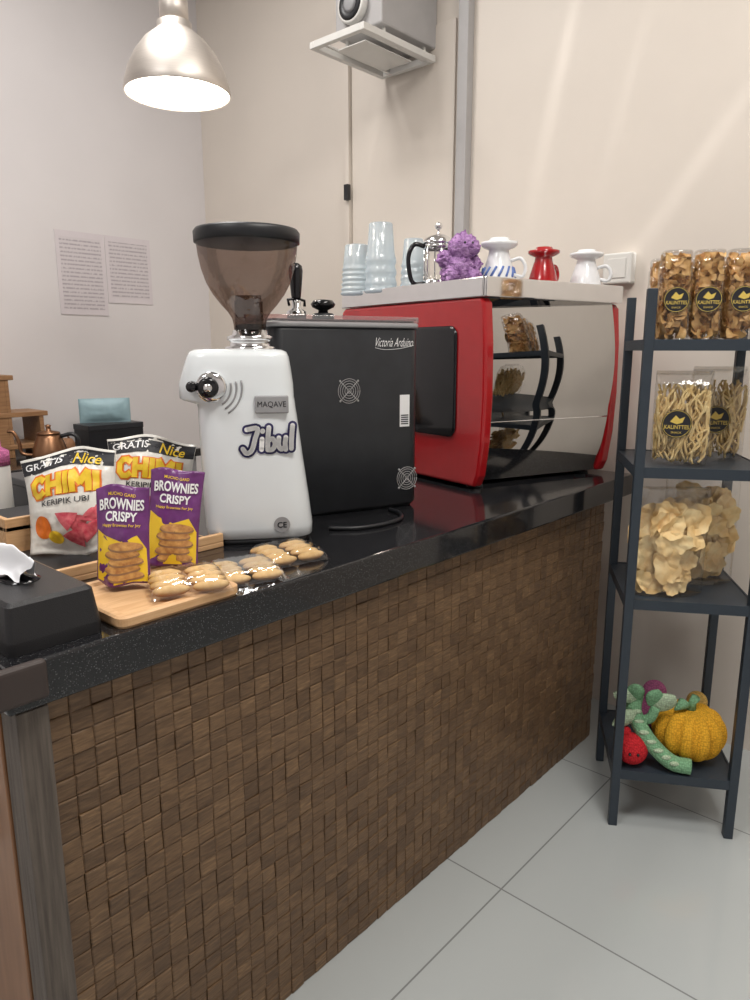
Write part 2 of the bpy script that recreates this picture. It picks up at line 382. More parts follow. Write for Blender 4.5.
b=B();loft(b,[sup(-.108,.130,.111,0),sup(-.108,.130,.111,.013)]);part(gr,'rubber_base',b,'black')
hc=.004
b=B();lathe(b,[(.060,.448),(.060,.456),(.048,.458),(.048,.470),(.054,.472),(.054,.480),(.042,.484),(.040,.495)],32,(hc,0,0));part(gr,'collar',b,'chrome')
b=B();lathe(b,[(.037,.493),(.038,.508),(.041,.522),(.050,.536),(.066,.554),(.083,.576),(.097,.602),(.107,.632),(.113,.662),(.116,.690)],56,(hc,0,0),cap=False);hp=part(gr,'hopper',b,'hop',label='smoked translucent plastic hopper')
b=B();lathe(b,[(.116,.688),(.121,.690),(.122,.712),(.117,.719),(.05,.722),(.0005,.723)],48,(hc,0,0));part(hp,'lid',b,'black')
b=B();box(b,hc-.034,hc-.031,-.022,.022,.495,.560);box(b,hc+.028,hc+.031,-.022,.022,.495,.560);box(b,hc-.031,hc+.028,-.002,.002,.495,.575);part(hp,'chute_guide',b,'hop',False)
b=B();lathe(b,[(.034,.490),(.036,.50),(.034,.508),(.001,.510)],24,(hc,0,0));part(hp,'throat',b,'black')
fy=-.104
b=B();lathe(b,[(.030,0),(.034,.006),(.034,.018),(.028,.022),(.022,.024)],32,(-.086,fy,.368),mt=YAX);d=part(gr,'dial',b,'chrome')
b=B();lathe(b,[(.023,.02),(.023,.040),(.018,.046)],28,(-.092,fy,.368),mt=YAX);part(d,'knob',b,'blackg')
b=B();lathe(b,[(.012,.0),(.012,.03),(.008,.034)],20,(-.128,fy-.004,.370),mt=YAX);part(d,'side_bolt',b,'blackg')
b=B();lathe(b,[(.010,.045),(.009,.049)],20,(-.092,fy,.368),mt=YAX);part(d,'knob_cap',b,'chrome')
b=B()
for r_ in(.045,.057,.069):tube(b,arc(-.088,.368,r_,-58,12,12,-.1125),.0022,6)
part(gr,'vent_lines',b,'grey')
b=B();box(b,.008,.084,-.122,-.108,.308,.348);npl=part(gr,'nameplate',b,'grey',False,bevel=.003)
lettering(npl,'MAQAVE',.064,.046,.328,'ink',-.1222,h=.015,off=0.0)
# graffiti sticker "Jibul" from puffy strokes
GL=[[(-.012,.272),(.012,.274),(.006,.250),(-.002,.225),(-.014,.218),(-.022,.228)],      # J
    [(.022,.250),(.020,.226)],[(.0235,.2675),(.0240,.2685)],                              # i
    [(.038,.276),(.035,.250),(.034,.226)],[(.035,.246),(.046,.250),(.051,.238),(.045,.226),(.034,.225)],   # b
    [(.060,.252),(.059,.236),(.064,.226),(.072,.230)],[(.076,.253),(.074,.238),(.075,.225)],               # u
    [(.092,.280),(.089,.250),(.088,.227)]]                                                # l
roundstroke(gr,GL,.0105,'navy',-.1170,'graffiti_sticker')
roundstroke(gr,GL,.0055,'whitei',-.1180,'graffiti_fill')
decal(gr,'round_sticker',ell(.062,.047,.019,.019),'grey',-.1175)
lettering(gr,'CE',.022,.062,.047,'ink',-.1182,off=.02)

# ------------------------------------------------------------ black machine
bx=thing('coffee_machine','matte black boxy coffee machine with round fan grilles','coffee machine',(1.215,1.440,1.0),rad(-19.6))
def rrect(x0,x1,y0,y1,r,z,n=6):
    P=[]
    for cx,cy,a0 in((x1-r,y0+r,-90),(x1-r,y1-r,0),(x0+r,y1-r,90),(x0+r,y0+r,180)):
        for i in range(n+1):
            a=rad(a0+90*i/n);P.append((cx+r*math.cos(a),cy+r*math.sin(a),z))
    return P
bw=.447;bd_=.22
b=B();loft(b,[rrect(.012,bw-.012,.012,bd_-.012,.03,.0),rrect(0,bw,0,bd_,.035,.016),rrect(0,bw,0,bd_,.035,.50),rrect(.004,bw-.004,.004,bd_-.004,.033,.508)]);part(bx,'housing',b,'blackm')
b=B();loft(b,[rrect(-.004,bw+.004,-.004,bd_+.004,.036,.522),rrect(-.006,bw+.006,-.006,bd_+.006,.038,.524),rrect(-.006,bw+.006,-.006,bd_+.006,.038,.536),rrect(-.004,bw+.004,-.004,bd_+.004,.036,.538)],cap=False);part(bx,'clear_rim',b,'rimc',label='clear plastic rim with a red reflection tinted in')
b=B();loft(b,[rrect(-.003,bw+.003,-.003,bd_+.003,.036,.508),rrect(-.005,bw+.005,-.005,bd_+.005,.038,.511),rrect(-.005,bw+.005,-.005,bd_+.005,.038,.519),rrect(.0,bw,.0,bd_,.036,.522)]);part(bx,'top_tray',b,'grey')
b=B();loft(b,[rrect(.006,bw-.006,.006,bd_-.006,.03,.521),rrect(.006,bw-.006,.006,bd_-.006,.03,.528)]);part(bx,'top_mat',b,'black')
for fx,fz in((.220,.340),(.405,.085)):
    b=B()
    for r_ in(.006,.013,.020,.027,.033):tube(b,arc(fx,fz,r_,0,360,24,-.001),.0009,5)
    for k in range(4):
        a=rad(45+90*k);tube(b,[(fx,-.001,fz),(fx+.038*math.cos(a),-.001,fz+.038*math.sin(a))],.0012,5)
        ball(b,(fx+.038*math.cos(a),-.001,fz+.038*math.sin(a)),.0032,u=8,v=6)
    part(bx,'fan_grille',b,'duct')
lettering(bx,'Victoria Arduino',.120,.362,.470,'whitei',0,h=.024,off=-.005,shear=.6)
b=B();tube(b,smoothpath([(.300,-.001,.455),(.33,-.001,.450),(.38,-.001,.453),(.424,-.001,.462)]),.0006,5);part(bx,'logo_flourish',b,'whitei')
decal(bx,'sticker',rectpts(.380,.412,.235,.325),'whitei',0)
b=B()
for k in range(5):box(b,.384,.408,-.0012,-.0008,.242+k*.006,.245+k*.006)
part(bx,'sticker_print',b,'ink',False)

# ------------------------------------------------------------ espresso machine
ET=rad(-14);em=thing('espresso_machine','large red espresso machine with mirror-polished steel back','espresso machine',(1.915,1.262,1.0),ET)
LN=.648;DP=.84
capp=[(.03,.012),(.012,.05),(-.004,.16),(-.010,.30),(-.006,.47),(.006,.592),(.02,.608),(DP-.03,.608),(DP-.005,.592),(DP,.10),(DP-.03,.012)]
for x0,x1 in((0,.040),(LN-.040,LN)):
    b=B();prism(b,capp,x0,x1);part(em,'side_panel',b,'red',False,bevel=.010,seg=3)
b=B();prism(b,[(.135,.012),(.13,.2),(.12,.5),(.12,.606),(DP-.03,.606),(DP-.03,.012)],.039,LN-.039);part(em,'body',b,'black',False)
def dyx(x):return .050-.064*(x-.04)/(LN-.08)
XS=[.038+(LN-.076)*i/10 for i in range(11)]
def mprof(t):
    z=.612-.597*t
    y=.026-.028*math.sin(math.pi*min(1,t/.66)*.92*1.0) if t<.60 else 0
    if t>=.60:
        y0=.026-.028*math.sin(math.pi*(.60/.66)*.92);u=(t-.60)/.40
        y=y0+.006*u+.040*u**2.2
    return y,z
NP=44
b=B();loft(b,[[(x,dyx(x)+mprof(i/NP)[0],mprof(i/NP)[1]) for i in range(NP+1)] for x in XS],cap=False,closed=False);part(em,'back_panel',b,'mirror',label='mirror-polished curved steel back panel')
b=B()
tube(b,[(x,dyx(x)+mprof(.665)[0]-.001,mprof(.665)[1]) for x in XS],.0022,8);part(em,'panel_seam',b,'chrome')
b=B()
zr0,zr1=.609,.668
for q in((0,LN,-.004,.008),(0,LN,DP-.018,DP-.006)):box(b,q[0],q[1],q[2],q[3],zr0,zr1)
for q in((-.004,.008),(LN-.008,LN+.004)):box(b,q[0],q[1],.0085,DP-.0185,zr0,zr1)
part(em,'cup_rail',b,'chrome',False,bevel=.003)
b=B();box(b,.009,LN-.009,.009,DP-.019,.609,.654);part(em,'cup_tray',b,'mirror',False)
def sq(y0,y1,z0,z1,r,x,n=6):return [(x,p[0],p[1]) for p in rrect(y0,y1,z0,z1,r,0,n)]
b=B();loft(b,[sq(.125,.44,.165,.525,.035,.004),sq(.125,.44,.165,.525,.035,-.005),sq(.132,.433,.172,.518,.03,-.008)]);part(em,'side_inset',b,'blackg',label='glossy black inset panel')
for fx in(.06,LN-.06):
    for fy in(.09,DP-.08):
        b=B();lathe(b,[(.028,0),(.028,.006),(.02,.008),(.02,.02)],20,(fx,fy,0));part(em,'foot',b,'black')
TOPZ=1.6565
# ------------------------------------------------------------ things on top of machines
def cupstack(x,y,n,r,h,z,label):
    t=thing('plastic_cup_stack',label,'plastic cups',(x,y,z),0,'cup stacks on the espresso machine')
    b=B();hh=h*.5;pr=[(r*.95,0),(r*1.0,.004),(r*.97,.010)]
    for k in range(n):
        z0=.012+(h-hh)*k/n;dz=(h-hh)/n;q=r*(.96-.02*k)
        pr+= [(q*.93,z0+dz*.1),(q*1.0,z0+dz*.35),(q*1.0,z0+dz*.6),(q*.94,z0+dz*.85)]
    pr+=[(r*.82,h-hh+.02),(r*.70,h-.003),(r*.66,h),(.001,h)]
    lathe(b,pr,28);part(t,'cups',b,'cup');return t
cupstack(2.09,1.84,3,.062,.245,TOPZ,'tall upturned stack of translucent plastic cups')
cupstack(2.115,1.985,5,.064,.185,TOPZ,'short upturned stack of bluish plastic cups')
cupstack(2.14,1.725,4,.050,.185,TOPZ,'small upturned stack of clear cups beside french press')
fp=thing('french_press','glass french press with chrome frame and black handle','french press',(2.115,1.595,TOPZ),rad(-40))
b=B();lathe(b,[(.045,.01),(.047,.012),(.047,.15)],28,cap=False);part(fp,'glass_beaker',b,'clear')
b=B();lathe(b,[(.050,0),(.050,.03),(.048,.032),(.048,.004)],28);lathe(b,[(.0485,.135),(.052,.137),(.052,.150),(.0485,.152)],28,cap=False)
for k in range(6):
    a=rad(30+60*k);tube(b,[(.05*math.cos(a),.05*math.sin(a),.02),(.05*math.cos(a),.05*math.sin(a),.15)],.003,6)
part(fp,'frame',b,'chrome')
b=B();lathe(b,[(.053,.151),(.053,.160),(.045,.172),(.025,.182),(.006,.186),(.004,.2),(.011,.205),(.014,.214),(.010,.223),(.002,.226)],28);part(fp,'lid',b,'chrome')
b=B();tube(b,smoothpath([(-.048,0,.145),(-.085,0,.150),(-.105,0,.11),(-.100,0,.05),(-.085,0,.02),(-.05,0,.02)]),.008,10);part(fp,'handle',b,'blackg')
td=thing('crochet_toy','curly lavender crochet animal toy sitting upright','toy',(2.050,1.460,TOPZ),rad(-40))
b=B()
for c,r_,s in(((0,0,.05),.052,(1.05,.9,1.0)),((.012,-.005,.122),.044,(1.1,.95,.95)),((-.035,-.03,.03),.028,(1,1.1,.9)),((.04,-.03,.03),.028,(1,1.1,.9)),((-.045,0,.085),.024,(1,1,1.2)),((.048,0,.070),.024,(1,1,1.2)),((.035,-.03,.118),.024,(1,1,.8))):
    ball(b,c,r_,s,48,32)
for v in b.verts:
    n=abs(noise.noise(v.co*70))*.020+abs(noise.noise(v.co*150))*.010-.004;v.co+=(v.co-Vector((0,0,.08))).normalized()*n
    v.co.z=max(v.co.z,0)
part(td,'body',b,'purpY')
for ex in(.004,.030):
    b=B();ball(b,(ex,-.060,.132),.004,u=8,v=6);part(td,'eye',b,'blackg')
def dripper(x,y,m,label,s=1,rz=0,hz=1):
    t=thing('coffee_dripper',label,'coffee dripper',(x,y,TOPZ),rz,'drippers on the espresso machine')
    b=B();lathe(b,[(r_*s,z_*hz) for r_,z_ in((.052,0),(.057,.002),(.056,.012),(.050,.034),(.040,.060),(.033,.078),(.031,.088),(.050,.094),(.058,.099),(.058,.106),(.034,.109),(.030,.116),(.001,.116))],36);part(t,'cone',b,m)
    b=B();tube(b,smoothpath([(.050*s,0,.028*hz),(.078*s,0,.024*hz),(.086*s,0,.046*hz),(.07*s,0,.066*hz),(.040*s,0,.062*hz)]),.006,8);part(t,'handle',b,m)
    return t
d1=dripper(2.160,1.375,'ceramic','white ceramic dripper with blue pattern, upside down',1.05,rad(-70),1.35)
b=B()
for k in range(14):
    a=k*.45;q=1.09
    tube(b,[(.0535*math.cos(a)*q,.0535*math.sin(a)*q,.03),(.050*math.cos(a+.15)*q,.050*math.sin(a+.15)*q,.046),(.046*math.cos(a+.3)*q,.046*math.sin(a+.3)*q,.062)],.004,6)
part(d1,'blue_pattern',b,'blue')
dripper(2.300,1.285,'red','red dripper resting upside down',.92,rad(-10),1.15)
dripper(2.435,1.195,'ceramic','plain white ceramic dripper with side handle, upside down',.98,rad(-70),1.12)
cp=thing('ceramic_cup','small white ceramic cup with blue rim marks','cup',(2.25,1.43,TOPZ),0)
b=B();lathe(b,[(.026,0),(.036,.01),(.042,.05),(.043,.065),(.039,.065),(.036,.02),(.001,.012)],28);part(cp,'bowl',b,'ceramic')
b=B();tube(b,[(.040,0,.055),(.06,0,.055),(.064,0,.035),(.055,0,.018),(.037,0,.018)],.004,8);part(cp,'handle',b,'ceramic')
BT=1.529
tp=thing('portafilter','black-handled portafilter standing upright','portafilter',(1.345,1.485,BT),0)
b=B();lathe(b,[(.026,0),(.026,.02),(.012,.03),(.012,.05)],24);part(tp,'head',b,'chrome')
b=B();lathe(b,[(.010,.046),(.013,.06),(.017,.10),(.019,.125),(.017,.138),(.008,.145),(.001,.146)],24);part(tp,'handle',b,'blackg')
b=B();tube(b,[(-.025,0,.035),(-.03,0,.05),(.0,0,.055),(.03,0,.05),(.03,0,.035)],.004,6);part(tp,'spout',b,'blackg')
tm=thing('coffee_tamper','squat black coffee tamper','tamper',(1.42,1.46,BT),0)
b=B();lathe(b,[(.030,0),(.030,.014),(.026,.018)],28);part(tm,'base',b,'black')
b=B();lathe(b,[(.014,.018),(.013,.026),(.030,.034),(.034,.042),(.026,.052),(.001,.055)],28);part(tm,'knob',b,'blackg')
b=B();tube(b,smoothpath([(1.245,1.27,1.006),(1.30,1.215,1.006),(1.38,1.195,1.006),(1.45,1.205,1.006),(1.50,1.25,1.006),(1.515,1.30,1.006)]),.0055,8)
o=part(None,'power_cable',b,'black');o['label']='black power cable lying on the worktop';o['category']='cable'

# ------------------------------------------------------------ wooden board, risers
bd=thing('serving_board','light bamboo serving tray with rounded corners','tray',(.548,1.045,1.0))
b=B();loft(b,[rrect(.003,.242,.003,.222,.015,0),rrect(0,.245,0,.225,.018,.005),rrect(0,.245,0,.225,.018,.018),rrect(.004,.241,.004,.221,.015,.021),rrect(.016,.229,.016,.209,.01,.021),rrect(.02,.225,.02,.205,.01,.015)]);part(bd,'board',b,'wood',False)
rs=thing('display_riser','two-tier bamboo display riser holding snack bags','display stand',(.575,1.345,1.0))
b=B();box(b,0,.40,0,.26,.0,.012);box(b,0,.40,0,.012,.012,.032);box(b,0,.012,.012,.26,.012,.032);part(rs,'lower_tier',b,'wood',False,bevel=.002)
b=B();box(b,.02,.38,.261,.46,.060,.072);box(b,.02,.38,.261,.273,.0,.09);box(b,.02,.032,.273,.46,.0,.09);box(b,.368,.38,.273,.46,.0,.09);part(rs,'upper_tier',b,'wood',False,bevel=.002)
b=B();box(b,.033,.367,.274,.45,.0725,.075);box(b,.013,.387,.013,.255,.0125,.015);part(rs,'mat',b,'black',False)

# ------------------------------------------------------------ pouches
def pillowf(w,h,D,stand=False,crk=.0025,seed=0):
    def th(x,z):
        s=max(-1,min(1,x/(w/2)));t=max(-1,min(1,(z-h/2)/(h/2)))
        e=(1-abs(s)**2.4)
        if stand:g=(1-((t+1)/2)**2.2)*.85+.02 if t>-.9 else .85
        else:g=max(0,1-abs(t/.90)**2.6) if abs(t)<.90 else 0
        k=noise.noise(Vector((x*38+seed,0,z*26)))+.6*noise.noise(Vector((x*90,seed,z*55)))
        return max(.0008,D*e*g+.0012+crk*k*min(1,e*1.5+.1))
    return th
def deform(t,w,h,pinch,wave,seed):
    for ch in t.children:
        for v in ch.data.vertices:
            tt=(v.co.z-h/2)/(h/2);s=v.co.x/(w/2)
            v.co.x*=1-pinch*(1-tt*tt)
            v.co.z+=wave*(abs(s)**2)*(-tt)*.9+wave*.5*math.sin(s*4+seed)*tt
            v.co.y+=wave*.9*math.sin(s*5+seed*2)*max(0,abs(tt))**4
def pouch(name,label,cat,loc,rz,w,h,D,m,stand=False,tilt=0,group=None,mname='pouch',roll=0,crk=.0025,seed=0):
    t=thing(name,label,cat,loc,rz,group,tilt=None)
    t.rotation_euler=(tilt,roll,rz)
    th=pillowf(w,h,D,stand,crk,seed);b=B();nx,nz=26,32
    front=[[b.verts.new((w*(i/nx-.5),-th(w*(i/nx-.5),h*j/nz),h*j/nz)) for i in range(nx+1)] for j in range(nz+1)]
    back=[[b.verts.new((w*(i/nx-.5),th(w*(i/nx-.5),h*j/nz),h*j/nz)) for i in range(nx+1)] for j in range(nz+1)]
    for j in range(nz):
        for i in range(nx):
            b.faces.new((front[j][i],front[j][i+1],front[j+1][i+1],front[j+1][i]));b.faces.new((back[j][i+1],back[j][i],back[j+1][i],back[j+1][i+1]))
        b.faces.new((front[j][0],front[j+1][0],back[j+1][0],back[j][0]));b.faces.new((front[j][nx],back[j][nx],back[j+1][nx],front[j+1][nx]))
    for i in range(nx):
        b.faces.new((front[0][i],back[0][i],back[0][i+1],front[0][i+1]));b.faces.new((front[nz][i],front[nz][i+1],back[nz][i+1],back[nz][i]))
    part(t,mname,b,m)
    return t,(lambda X,Z:-th(X,Z))
def chipbag(loc,rz,tilt,label,roll,seed):
    w,h=.208,.228
    t,f=pouch('chips_bag',label,'snack bag',loc,rz,w,h,.042,'foilw',tilt=tilt,group='chip bags on the display riser',roll=roll,seed=seed,crk=.0055)
    decal(t,'top_band',rectpts(-w/2+.001,w/2-.001,h-.040,h-.006,14),'ink',f,thick=.0010)
    lettering(t,'GRATIS',.085,-.050,h-.022,'whitei',f,h=.017,off=.01,thick=.0026)
    lettering(t,'Nice',.060,.050,h-.026,'yel',f,h=.024,off=.01,thick=.0026,shear=.2)
    strokes(t,'CHIMI',.148,.040,0,.152,.0105,'orange',f,.0016)
    strokes(t,'CHIMI',.148,.040,0,.152,.0065,'yel',f,.0030)
    lettering(t,'KERIPIK UBI',.11,.0,.113,'ink',f,h=.012,off=.01,thick=.0030)
    for k,(x,z,a) in enumerate(((.02,.068,.2),(.058,.075,1.2),(.040,.045,2.2),(.070,.050,.6),(.01,.038,3.0),(.0,.075,2.5))):
        P=[(x+.030*math.cos(a+i*2*math.pi/3+ j*.7)*(1 if j==0 else .62),z+.024*math.sin(a+i*2*math.pi/3+j*.7)*(1 if j==0 else .62)) for i in range(3) for j in(0,1,2)]
        decal(t,'chip_print',P,'redi',f,thick=.0016+.0005*k)
    decal(t,'side_print',ell(-.062,.060,.022,.026),'orange',f,thick=.0016)
    decal(t,'side_print',ell(-.035,.038,.016,.014),'yel',f,thick=.0022)
    deform(t,w,h,.08,.011,seed)
    return t
chipbag((.690,1.475,1.0185),rad(-47),rad(-16),'white chips bag with yellow lettering leaning on riser',rad(-8),1)
chipbag((.900,1.550,1.0185),rad(-38),rad(-8),'white chips bag with yellow lettering beside the grinder',rad(6),2)
def brown(loc,rz,tilt,label,s,roll,seed):
    w,h=.100*s,.184*s
    t,f=pouch('brownie_pouch',label,'snack pouch',loc,rz,w,h,.023,'purple',True,tilt,'purple brownie pouches',roll=roll,crk=.0028,seed=seed)
    lettering(t,'MUCHO GARD',.05,0,h*.91,'yel',f,h=.006,off=.01,thick=.0020)
    lettering(t,'BROWNIES',w*.84,0,h*.815,'whitei',f,h=.021,off=.03,thick=.0022)
    lettering(t,'CRISPY',w*.60,0,h*.69,'whitei',f,h=.018,off=.03,thick=.0022)
    lettering(t,'Happy Brownies For Joy',w*.72,0,h*.60,'yel',f,h=.007,off=.01,thick=.0022)
    P=[(-w*.47,h*.02),(-w*.1,h*.02),(w*.22,h*.02),(w*.47,h*.02),(w*.47,h*.18),(w*.46,h*.36),(w*.30,h*.50),(0,h*.44),(-w*.30,h*.50),(-w*.47,h*.56),(-w*.47,h*.25)]
    decal(t,'yellow_panel',P,'yel',f,thick=.0012)
    for k in range(5):
        decal(t,'brownie_edge',ell(w*.06+.003*(-1)**k,h*(.095+.075*k)-.003,w*.33,h*.047),'woodd',f,thick=.0018+.0007*k)
        decal(t,'brownie_print',ell(w*.06+.003*(-1)**k,h*(.095+.075*k),w*.32,h*.044),'brownie',f,thick=.0021+.0007*k)
    deform(t,w,h,.06,.006,seed)
    return t
brown((.642,1.200,1.0235),rad(-46),rad(-8),'purple brownie crisps pouch standing on the wooden tray',1.0,rad(1),3)
brown((.766,1.238,1.0235),rad(-42),rad(-10),'purple brownie crisps pouch leaning beside another',1.06,rad(6),4)

# ------------------------------------------------------------ cookies
b=B();ball(b,(0,0,.0095),1,(.0335,.0142,.0095),24,14)
for v in b.verts:
    v.co.z=max(v.co.z,.0);v.co+=Vector((0,0,.0012*noise.noise(v.co*90)))
ck=part(None,'biscuit',b,'cookie');ck['label']='golden oval biscuit inside a clear pack';ck['category']='biscuit';ck['group']='biscuits in clear packs'
first=[True]
def cookiepack(cx,cy,z,rz,w=.146,d=.126):
    t=thing('cookie_pack','clear plastic pack of golden oval biscuits','biscuit pack',(cx,cy,z),rz,'biscuit packs on the counter')
    b=B();NX,NY=22,18
    def zz(i,j):
        s=2*i/NX-1;q=2*j/NY-1
        return max(0,(1-abs(s)**8)*(1-abs(q)**8))*.031+.001+.004*noise.noise(Vector((i*.7,j*.7,cx*9)))
    top=[[b.verts.new((w*(i/NX-.5),d*(j/NY-.5),max(.0005,zz(i,j)))) for i in range(NX+1)] for j in range(NY+1)]
    for j in range(NY):
        for i in range(NX):b.faces.new((top[j][i],top[j][i+1],top[j+1][i+1],top[j+1][i]))
    part(t,'film_wrap',b,'wrap')
    R=Matrix.Translation((cx,cy,z))@Matrix.Rotation(rz,4,'Z')
    for ix in(-.035,.035):
        for k in range(4):
            p=R@Vector((ix+rnd(-.001,.001),-.042+.028*k,.0012+.0016*k))
            if first[0]:c=ck;first[0]=False
            else:
                c=ck.copy();COL.objects.link(c)
            c.location=p
            c.rotation_euler=(Matrix.Rotation(rz+rad(rnd(-6,6)),4,'Z')@Matrix.Rotation(rad(6),4,'X')).to_euler()
cookiepack(.716,1.105,1.0215,rad(-24))
cookiepack(.864,1.126,1.001,rad(-20))
cookiepack(1.008,1.160,1.001,rad(-12))

# ------------------------------------------------------------ tissue box
tb=thing('tissue_box','black leatherette tissue box with a white tissue','tissue box',(.382,1.068,1.0))
b=B();loft(b,[rrect(0,.148,0,.315,.01,0),rrect(.0,.148,0,.315,.01,.02),rrect(.006,.142,.008,.307,.01,.074),rrect(.012,.136,.014,.301,.008,.080)]);part(tb,'case',b,'leather',False,bevel=.003)
b=B();loft(b,[rrect(.045,.103,.09,.23,.028,.0802),rrect(.045,.103,.09,.23,.028,.0815)]);part(tb,'opening',b,'blackg')
b=B();V=[]
for j in range(19):
    r=[]
    for i in range(31):
        u=i/30;v=j/18
        x=.074+(u-.5)*(.03+.085*v)+.006*math.sin(v*5+u*3);y=.160+(v-.5)*.14+.010*math.sin(u*9)
        z=.083+.050*math.exp(-((u-.5)*3.2)**2)*(.6+.4*math.sin(v*3.14))+.010*math.sin(u*13+v*4)*(.3+v*.5)+.007*noise.noise(Vector((u*6,v*6,2)))-.004*v
        r.append(b.verts.new((x,y,max(z,.0825))))
    V.append(r)
for j in range(18):
    for i in range(30):b.faces.new((V[j][i],V[j][i+1],V[j+1][i+1],V[j+1][i]))
part(tb,'tissue',b,'tissue')

# ------------------------------------------------------------ left clutter on worktop
kb=thing('storage_box','low black storage box on the worktop','box',(.765,1.85,1.0))
b=B();box(b,0,.24,0,.20,0,.10);part(kb,'bin',b,'black',False,bevel=.006)
b=B();box(b,-.004,.244,-.004,.204,.10,.118);part(kb,'lid',b,'blackm',False,bevel=.004)
cn=thing('canister','white canister with a pink lid','canister',(.698,1.912,1.0),0)
b=B();lathe(b,[(.034,0),(.036,.004),(.036,.16),(.034,.165)],28);part(cn,'jar_body',b,'plastic')
b=B();lathe(b,[(.037,.165),(.037,.20),(.02,.21),(.018,.25),(.001,.255)],28);part(cn,'lid',b,'pinkY')

# ------------------------------------------------------------ back counter & items
bc=thing('back_counter','dark back counter along the wall behind the bar','counter',(0,0,0))
b=B();box(b,.9,2.15,3.17,3.78,0,.91);part(bc,'cabinet',b,'grey',False,bevel=.004)
b=B();box(b,.88,2.17,3.14,3.785,.911,.95);part(bc,'countertop',b,'granite',False,bevel=.004)
kt=thing('gooseneck_kettle','copper gooseneck kettle with black handle','kettle',(1.44,3.27,.95),rad(-40))
b=B();lathe(b,[(.075,0),(.08,.005),(.072,.06),(.055,.11),(.048,.125)],32);part(kt,'vessel',b,'copper')
b=B();lathe(b,[(.050,.125),(.046,.135),(.012,.142),(.010,.155),(.014,.165),(.001,.17)],24);part(kt,'lid',b,'copper')
b=B();tube(b,smoothpath([(-.07,0,.03),(-.12,0,.04),(-.13,0,.09),(-.15,0,.135),(-.175,0,.14)]),.008,10);part(kt,'spout',b,'copper')
b=B();tube(b,smoothpath([(.05,0,.115),(.10,0,.125),(.125,0,.10),(.12,0,.05),(.10,0,.02)]),.009,10);part(kt,'handle',b,'black')
bb=thing('coffee_box','black cardboard box on the back counter','box',(1.72,3.45,.95),0)
b=B();box(b,0,.30,0,.16,0,.125);part(bb,'carton',b,'black',False,bevel=.003)
b=B();box(b,-.002,.302,-.002,.162,.10,.128);part(bb,'carton_lid',b,'blackm',False,bevel=.003)
tt,f=pouch('coffee_pouch','pale teal coffee pouch lying on the black box','pouch',(1.86,3.54,1.079),rad(-25),.25,.125,.022,'teal')
kz=thing('leather_case','brown rounded leather case','case',(1.60,3.5,.95),0)
b=B();lathe(b,[(.055,0),(.062,.01),(.062,.05),(.05,.07),(.001,.075)],28);part(kz,'case_body',b,'brownw')
b=B();tube(b,[(-.05,0,.05),(-.03,0,.09),(.03,0,.09),(.05,0,.05)],.005,8);part(kz,'strap',b,'copper')
ws=thing('wooden_shelf','stepped brown wooden countertop shelf','shelf',(1.16,3.50,.95),0)
b=B();box(b,0,.20,0,.018,.0,.38);part(ws,'upright',b,'woodd',False,bevel=.002)
b=B();box(b,.345,.365,0,.20,.0,.20);part(ws,'upright',b,'woodd',False,bevel=.002)
b=B();box(b,.20,.218,.0,.20,.0,.38);part(ws,'upright',b,'woodd',False,bevel=.002)
for z0,x0,x1 in((.362,-.02,.24),(.19,.10,.385),(.04,.0,.365)):
    b=B();box(b,x0,x1,-.005,.21,z0,z0+.022);part(ws,'board',b,'woodd',False,bevel=.002)

# ------------------------------------------------------------ papers, socket, vent
for nm,x0,x1,z0,z1 in(('a',1.79,2.055,1.63,2.05),('b',2.06,2.33,1.70,2.05)):
    t=thing('paper_notice','printed paper notice taped to the wall','notice',((x0+x1)/2,YB-.004,(z0+z1)/2),0,'notices on the wall')
    b=B();hx=(x1-x0)/2;hz=(z1-z0)/2;box(b,-hx,hx,0,.0038,-hz,hz);part(t,'sheet',b,'paper' ,False)
    b=B();box(b,-hx+.02,hx-.02,-.0006,0,-hz+.03,hz-.03);part(t,'printed_lines',b,'ppaper',False)
sk=thing('wall_socket','white surface-mounted wall socket box','wall socket',(W-.001,1.19,1.745),0)
b=B();box(b,-.045,0,-.055,.055,-.055,.055);part(sk,'case',b,'plastic',False,bevel=.006)
b=B();box(b,-.048,-.045,-.035,.035,-.035,.035);part(sk,'faceplate',b,'plastic',False,bevel=.002)
ac=thing('vent_unit','grey wall-mounted ventilation unit with open square frame below','ventilation unit',(0,0,0))
b=B();box(b,2.36,W-.001,2.075,2.33,2.705,3.1);part(ac,'casing',b,'duct',False,bevel=.008)
XR=Matrix.Rotation(rad(-90),4,'Y')
b=B();lathe(b,[(.068,0),(.071,.006),(.071,.03),(.063,.034)],32,(2.36,2.215,2.80),mt=XR);part(ac,'round_port',b,'plastic')
b=B();lathe(b,[(.060,.034),(.045,.038),(.042,.036)],32,(2.36,2.215,2.80),mt=XR);part(ac,'port_grille',b,'black')
b=B();lathe(b,[(.040,.034),(.02,.042),(.001,.043)],24,(2.36,2.215,2.80),mt=XR);part(ac,'port_core',b,'grey')
b=B();x0,x1,y0,y1=2.24,2.69,2.06,2.36;zt=2.645;q=.024
box(b,x0,x1,y0,y0+q,zt,zt+.026);box(b,x0,x1,y1-q,y1,zt,zt+.026);box(b,x0,x0+q,y0+q,y1-q,zt,zt+.026);box(b,x1-q,x1,y0+q,y1-q,zt,zt+.026)
for (px,py) in((2.40,2.10),(2.66,2.10),(2.40,2.30),(2.66,2.30)):box(b,px-.006,px+.006,py-.006,py+.006,zt+.014,zt+.062)
for yy in(2.10,2.30):box(b,x0+q,x1-q,yy-.006,yy+.006,zt+.006,zt+.014)
part(ac,'frame',b,'plastic',False,bevel=.002,label='white open square frame')
b=B();box(b,x0+.09,x1-.07,y0+.075,y1-.075,zt+.002,zt+.0055);part(ac,'inner_plate',b,'plastic',False)

